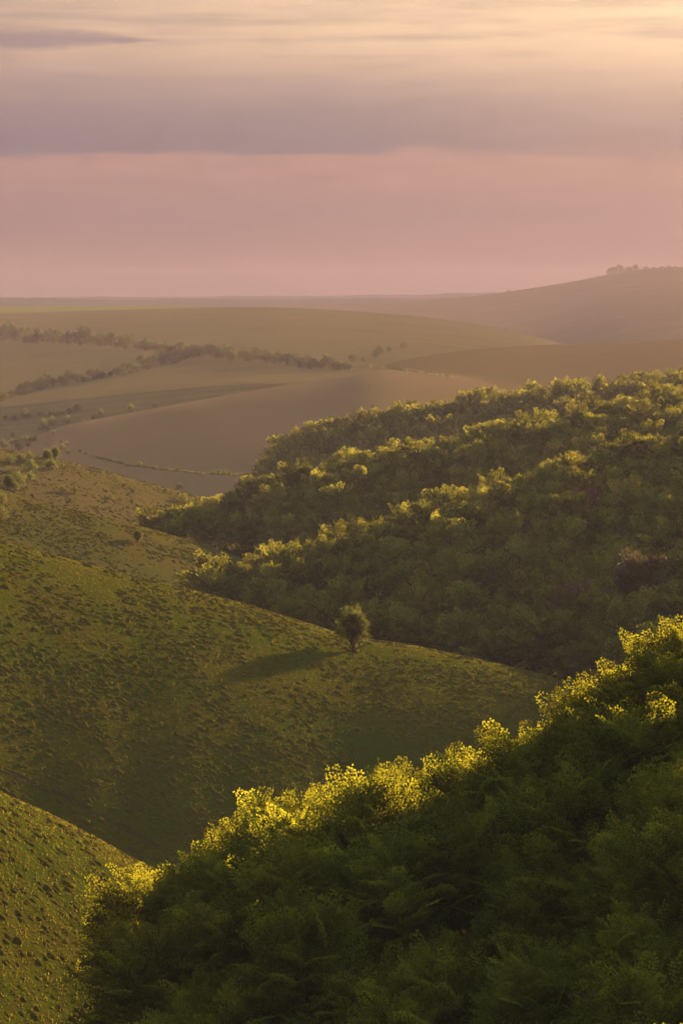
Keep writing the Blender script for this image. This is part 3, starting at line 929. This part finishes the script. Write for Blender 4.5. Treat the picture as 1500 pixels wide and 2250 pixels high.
labs = ['hazy rounded tree in the long upper hedgerow across the far field', 'hazy tree in the lower left hedgerow of the far field', 'hazy bush in the row at the bottom of the far field',
        'small hazy scrub tree in the hollow beyond the saddle', 'hazy tree in the short hedge under the long hedgerow']
for (grp, pts), lab in zip(rows, labs):
    for i, (u, v, h) in enumerate(pts):
        part_ = 'left part' if u < 260 else 'middle part' if u < 520 else 'right end'
        lab_, grp_ = (lab.replace('in the long upper hedgerow', 'in the ' + part_ + ' of the long upper hedgerow'), grp + ', ' + part_) if 'upper hedgerow of' in grp else (lab, grp)
        bush(u, v, h, 'hedge', int(rg.integers(5)), lab_, name='hedgerow_tree', squash=rg.uniform(0.75, 1.05), cat='tree', group=grp_)
# trees on the far hill
for (u, v, h, lab) in ((1341, 602, 15, 'leftmost of the trees on top of the far right hill'), (1360, 598, 17, 'tallest pointed tree on top of the far right hill'),
                       (1379, 596, 11, 'low tree between the pointed and the round hilltop trees'), (1394, 595, 13, 'round tree right of the low one on the hilltop'),
                       (1418, 590, 8, 'lone little hilltop tree right of the round one'), (1436, 589, 5, 'low hilltop bush right of the lone little tree'),
                       (1452, 588, 6, 'second hilltop bush right of the lone little tree'), (1468, 588, 7, 'wide hilltop bush near the right picture edge'),
                       (1482, 589, 6, 'last hilltop bush before the right picture edge'), (1116, 641, 7, 'dark bush alone on the long hill skyline'),
                       (1020, 654, 5, 'small bush low on the hill skyline'), (946, 660, 4, 'tiny bush where the hill skyline begins'), (1208, 628, 4, 'tiny bush midway up the hill skyline')):
    a, s = ray(u, v)
    r = float(H['far_hill']['D'](a))
    z = float(terrain(a, r))
    place_tree('hedge', int(u) % 5, (r * math.sin(a), r * math.cos(a), z - 2.2), h / F_PX * r / 8.6 * 1.35, u * 0.3, 'hilltop_tree', lab, 'tree', squash=0.85)

# trodden path along the valley bottom
pp = [ground_hit(u, v) for u, v in ((-60, 1668), (0, 1692), (60, 1716), (120, 1744), (180, 1774), (240, 1804), (300, 1834), (350, 1858))]
pv_, pq_ = [], []
for a_, b_ in zip(pp[:-1], pp[1:]):
    for k in range(12):
        c_ = a_.lerp(b_, k / 12)
        for off in (-0.28, 0.0, 0.28):
            q_ = Vector((c_.x, c_.y + off + 0.15 * math.sin(c_.x * 1.3), 0))
            pv_.append((q_.x, q_.y, float(ground_xy(q_.x, q_.y)) + (0.045 if off else 0.01)))
for k in range(len(pv_) // 3 - 1):
    for j_ in (0, 1):
        pq_.append([k * 3 + j_, k * 3 + 3 + j_, k * 3 + 4 + j_, k * 3 + 1 + j_])
PATH = ground_mat('trodden_turf', (0.045, 0.045, 0.015), (0.055, 0.045, 0.02), (0.06, 0.045, 0.025), 0.8, 3.0, 0.1, 6.0)
path_o = link('path', mesh_from('path', np.array(pv_), quads=np.array(pq_), mats=[PATH], smooth=True))
path_o['kind'] = 'structure'

# ------------------------------------------------------------------ anthills and grass
def scatter(layers, n, xr, yr, rg, keep=None):
    x = rg.uniform(*xr, n); y = rg.uniform(*yr, n)
    th, r = np.arctan2(x, y), np.hypot(x, y)
    z, ii = terrain(th, r, True)
    f = y * CP - z * SP
    u = CX + F_PX * x / f
    v = CY - F_PX * (y * SP + z * CP) / f
    ok = np.isin(ii, [IDX[l] for l in layers]) & (u > -60) & (u < 1560) & (v < 2330)
    j = np.clip(np.searchsorted(RR, r) - 1, 0, nr - 1)
    i = np.clip(np.searchsorted(TH, th), 0, nc - 1)
    ok &= z / r > RUN[j, i] - 0.0012
    if keep is not None:
        ok &= keep(u, v)
    return x[ok], y[ok], z[ok]
def not_wood(u, v):
    return u < np.interp(v, [1700, 1880, 1960, 2100, 2300, 2600], [2000, 430, 420, 380, 310, 260]) + 20
RINGS, SIDES = 3, 9
def mound_local(rg, n):
    """n lumpy domes -> (n, verts, 3) local, and face index template"""
    a = np.linspace(0, 2 * math.pi, SIDES, endpoint=False)
    prof = [(1.0, -0.12), (0.80, 0.42), (0.45, 0.88)]
    V = np.zeros((n, RINGS * SIDES + 1, 3))
    for k, (rr, hh) in enumerate(prof):
        wob = 1 + rg.normal(0, 0.13, (n, SIDES))
        V[:, k * SIDES:(k + 1) * SIDES, 0] = np.cos(a) * rr * wob
        V[:, k * SIDES:(k + 1) * SIDES, 1] = np.sin(a) * rr * wob
        V[:, k * SIDES:(k + 1) * SIDES, 2] = hh + rg.normal(0, 0.07, (n, SIDES)) * (k > 0)
    V[:, -1, 2] = 1.0 + rg.normal(0, 0.05, n)
    q = []
    for k in range(RINGS - 1):
        for s in range(SIDES):
            s2 = (s + 1) % SIDES
            q.append([k * SIDES + s, k * SIDES + s2, (k + 1) * SIDES + s2, (k + 1) * SIDES + s])
    t = [[(RINGS - 1) * SIDES + s, (RINGS - 1) * SIDES + (s + 1) % SIDES, RINGS * SIDES] for s in range(SIDES)]
    return V, np.array(q), np.array(t)
rg = np.random.default_rng(8)
mx, my, mz, mr, mh = [], [], [], [], []
for layers, n, xr, yr, r0, r1 in ((['anthill_slope'], 36000, (-48, 34), (205, 335), 0.14, 0.46), (['middle_slope'], 20000, (-62, 10), (380, 480), 0.16, 0.45),
                                  (['bushy_slope'], 13000, (-80, 10), (480, 630), 0.18, 0.5)):
    x, y, z = scatter(layers, n, xr, yr, rg)
    kp = rg.random(len(x)) < np.clip(0.62 + 1.5 * vnoise(x / 4.0, y / 6.0, 9) + 0.8 * vnoise(x / 13.0, y / 13.0, 10), 0.06, 1)   # thick here, thin there
    x, y, z = x[kp], y[kp], z[kp]
    mx.append(x); my.append(y); mz.append(z)
    rad = r0 + (r1 - r0) * rg.beta(1.1, 3.2, len(x))
    mr.append(rad); mh.append(rad * rg.uniform(0.28, 0.55, len(x)))
x, y, z = scatter(['near_slope'], 5200, (-26, 14), (105, 180), rg, not_wood)
rad = 0.12 + 0.36 * rg.beta(1.1, 3.2, len(x))
order = np.argsort(-rad / y)
ind, oth = order[:300], order[300:]
mx.append(x[oth]); my.append(y[oth]); mz.append(z[oth]); mr.append(rad[oth]); mh.append(rad[oth] * rg.uniform(0.3, 0.55, len(oth)))
MX, MY, MZ, MR, MH = (np.concatenate(a) for a in (mx, my, mz, mr, mh))
V, q, t = mound_local(rg, len(MX))
sx = MR[:, None] * rg.uniform(0.8, 1.3, (len(MX), 1))
W = np.empty_like(V)
W[..., 0] = MX[:, None] + V[..., 0] * sx
W[..., 1] = MY[:, None] + V[..., 1] * MR[:, None]
W[..., 2] = ground_xy(W[..., 0], W[..., 1]) + V[..., 2] * MH[:, None]
nv = V.shape[1]
offs = (np.arange(len(MX)) * nv)[:, None, None]
mo = link('anthill_cover', mesh_from('anthill_cover', W.reshape(-1, 3), quads=(q[None] + offs).reshape(-1, 4), tris=(t[None] + offs).reshape(-1, 3), mats=[MOUND], smooth=True))
mo['kind'] = 'stuff'
mo['label'] = 'countless small turf covered anthills dotting the pasture slopes'
mo['category'] = 'anthills'
V5, q5, t5 = mound_local(rg, 6)
V5[..., 2] *= 0.30
mprot = [mesh_from('anthill', V5[i], quads=q5, tris=t5, mats=[MOUND], smooth=True) for i in range(6)]
for k, i in enumerate(ind):
    e = 0.4
    gz = ground_xy(np.array([x[i] - e, x[i] + e, x[i], x[i]]), np.array([y[i], y[i], y[i] - e, y[i] + e]))
    nrm = Vector((-(gz[1] - gz[0]) / (2 * e), -(gz[3] - gz[2]) / (2 * e), 1)).normalized()
    o = link('anthill', mprot[k % 6], loc=(x[i], y[i], float(z[i]) - 0.01))
    o.rotation_euler = (nrm.to_track_quat('Z', 'Y') @ Matrix.Rotation(rg.uniform(0, 6.28), 3, 'Z').to_quaternion()).to_euler()
    o.scale = (rad[i], rad[i] * rg.uniform(0.8, 1.1), rad[i] * rg.uniform(0.8, 1.25))
    pu, pv2 = project(x[i], y[i], float(z[i]))
    lev = 'near the crest' if pv2 < 1740 + 0.5 * pu + 90 else 'half way down' if pv2 < 2060 else 'at the bottom'
    big = 'broad' if rad[i] > 0.27 else 'small'
    tag(o, big + ' turf covered anthill ' + lev + ' of the lower left slope', 'anthill', big + ' anthills ' + lev + ' of the lower left slope')

def tufts(name, sets, label):
    allv = []
    for x, y, z, h0, h1 in sets:
        n = len(x)
        for b in range(3):
            ang = rg.uniform(0, 6.28, n)
            hh = rg.uniform(h0, h1, n)
            wd = hh * rg.uniform(0.14, 0.3, n)
            le = rg.normal(0, 0.45, (n, 2)) * hh[:, None]
            ox, oy = rg.normal(0, h0 * 0.6, n), rg.normal(0, h0 * 0.6, n)
            p0 = np.stack([x + ox - np.cos(ang) * wd, y + oy - np.sin(ang) * wd, z - 0.03], -1)
            p1 = np.stack([x + ox + np.cos(ang) * wd, y + oy + np.sin(ang) * wd, z - 0.03], -1)
            p2 = np.stack([x + ox + le[:, 0], y + oy + le[:, 1], z + hh], -1)
            allv.append(np.stack([p0, p1, p2], 1))
    A = np.concatenate(allv).reshape(-1, 3)
    o = link(name, set_tone(mesh_from(name, A, tris=np.arange(len(A)).reshape(-1, 3), mats=[BLADE]), rg.random(len(A) // 3)))
    o['kind'] = 'stuff'; o['label'] = label; o['category'] = 'grass'
s1 = scatter(['anthill_slope'], 95000, (-48, 34), (205, 335), rg)
s2 = scatter(['near_slope'], 60000, (-26, 14), (105, 180), rg, not_wood)
s3 = scatter(['middle_slope', 'bushy_slope'], 50000, (-80, 10), (380, 630), rg)
tufts('pasture_grass', [s1 + (0.05, 0.14), s2 + (0.05, 0.15), s3 + (0.07, 0.16)], 'short tussocky grass of the pasture slopes')

# ------------------------------------------------------------------ haze
HZ_TOP, HZ_LOW, HZ_R = max(Z_TOP, 0) + 22.0, Z_LOW - 1.5, 6000.0
hv = np.array([[sx_ * HZ_R, sy_ * HZ_R, zz_] for zz_ in (HZ_LOW, HZ_TOP) for sx_, sy_ in ((-1, -1), (1, -1), (1, 1), (-1, 1))])
hq = np.array([[0, 3, 2, 1], [4, 5, 6, 7], [0, 1, 5, 4], [1, 2, 6, 5], [2, 3, 7, 6], [3, 0, 4, 7]])
hm, hn = material('haze_air')
pv = hn.new('ShaderNodeVolumePrincipled')
pv.inputs['Color'].default_value = (0.56, 0.505, 0.63, 1)
pv.inputs['Density'].default_value = 2.1e-4
pv.inputs['Anisotropy'].default_value = -0.70
ho = hn.new('ShaderNodeOutputMaterial')
hm.node_tree.links.new(pv.outputs[0], ho.inputs['Volume'])
hz = link('haze', mesh_from('haze', hv, quads=hq, mats=[hm]))
hz['kind'] = 'stuff'
hz['label'] = 'thin warm evening haze filling the valleys'
hz['category'] = 'haze'
print('TREES', counts, 'tris', sum(len(m.polygons) * 2 for m in bpy.data.meshes), 'Z', Z_LOW, Z_TOP)
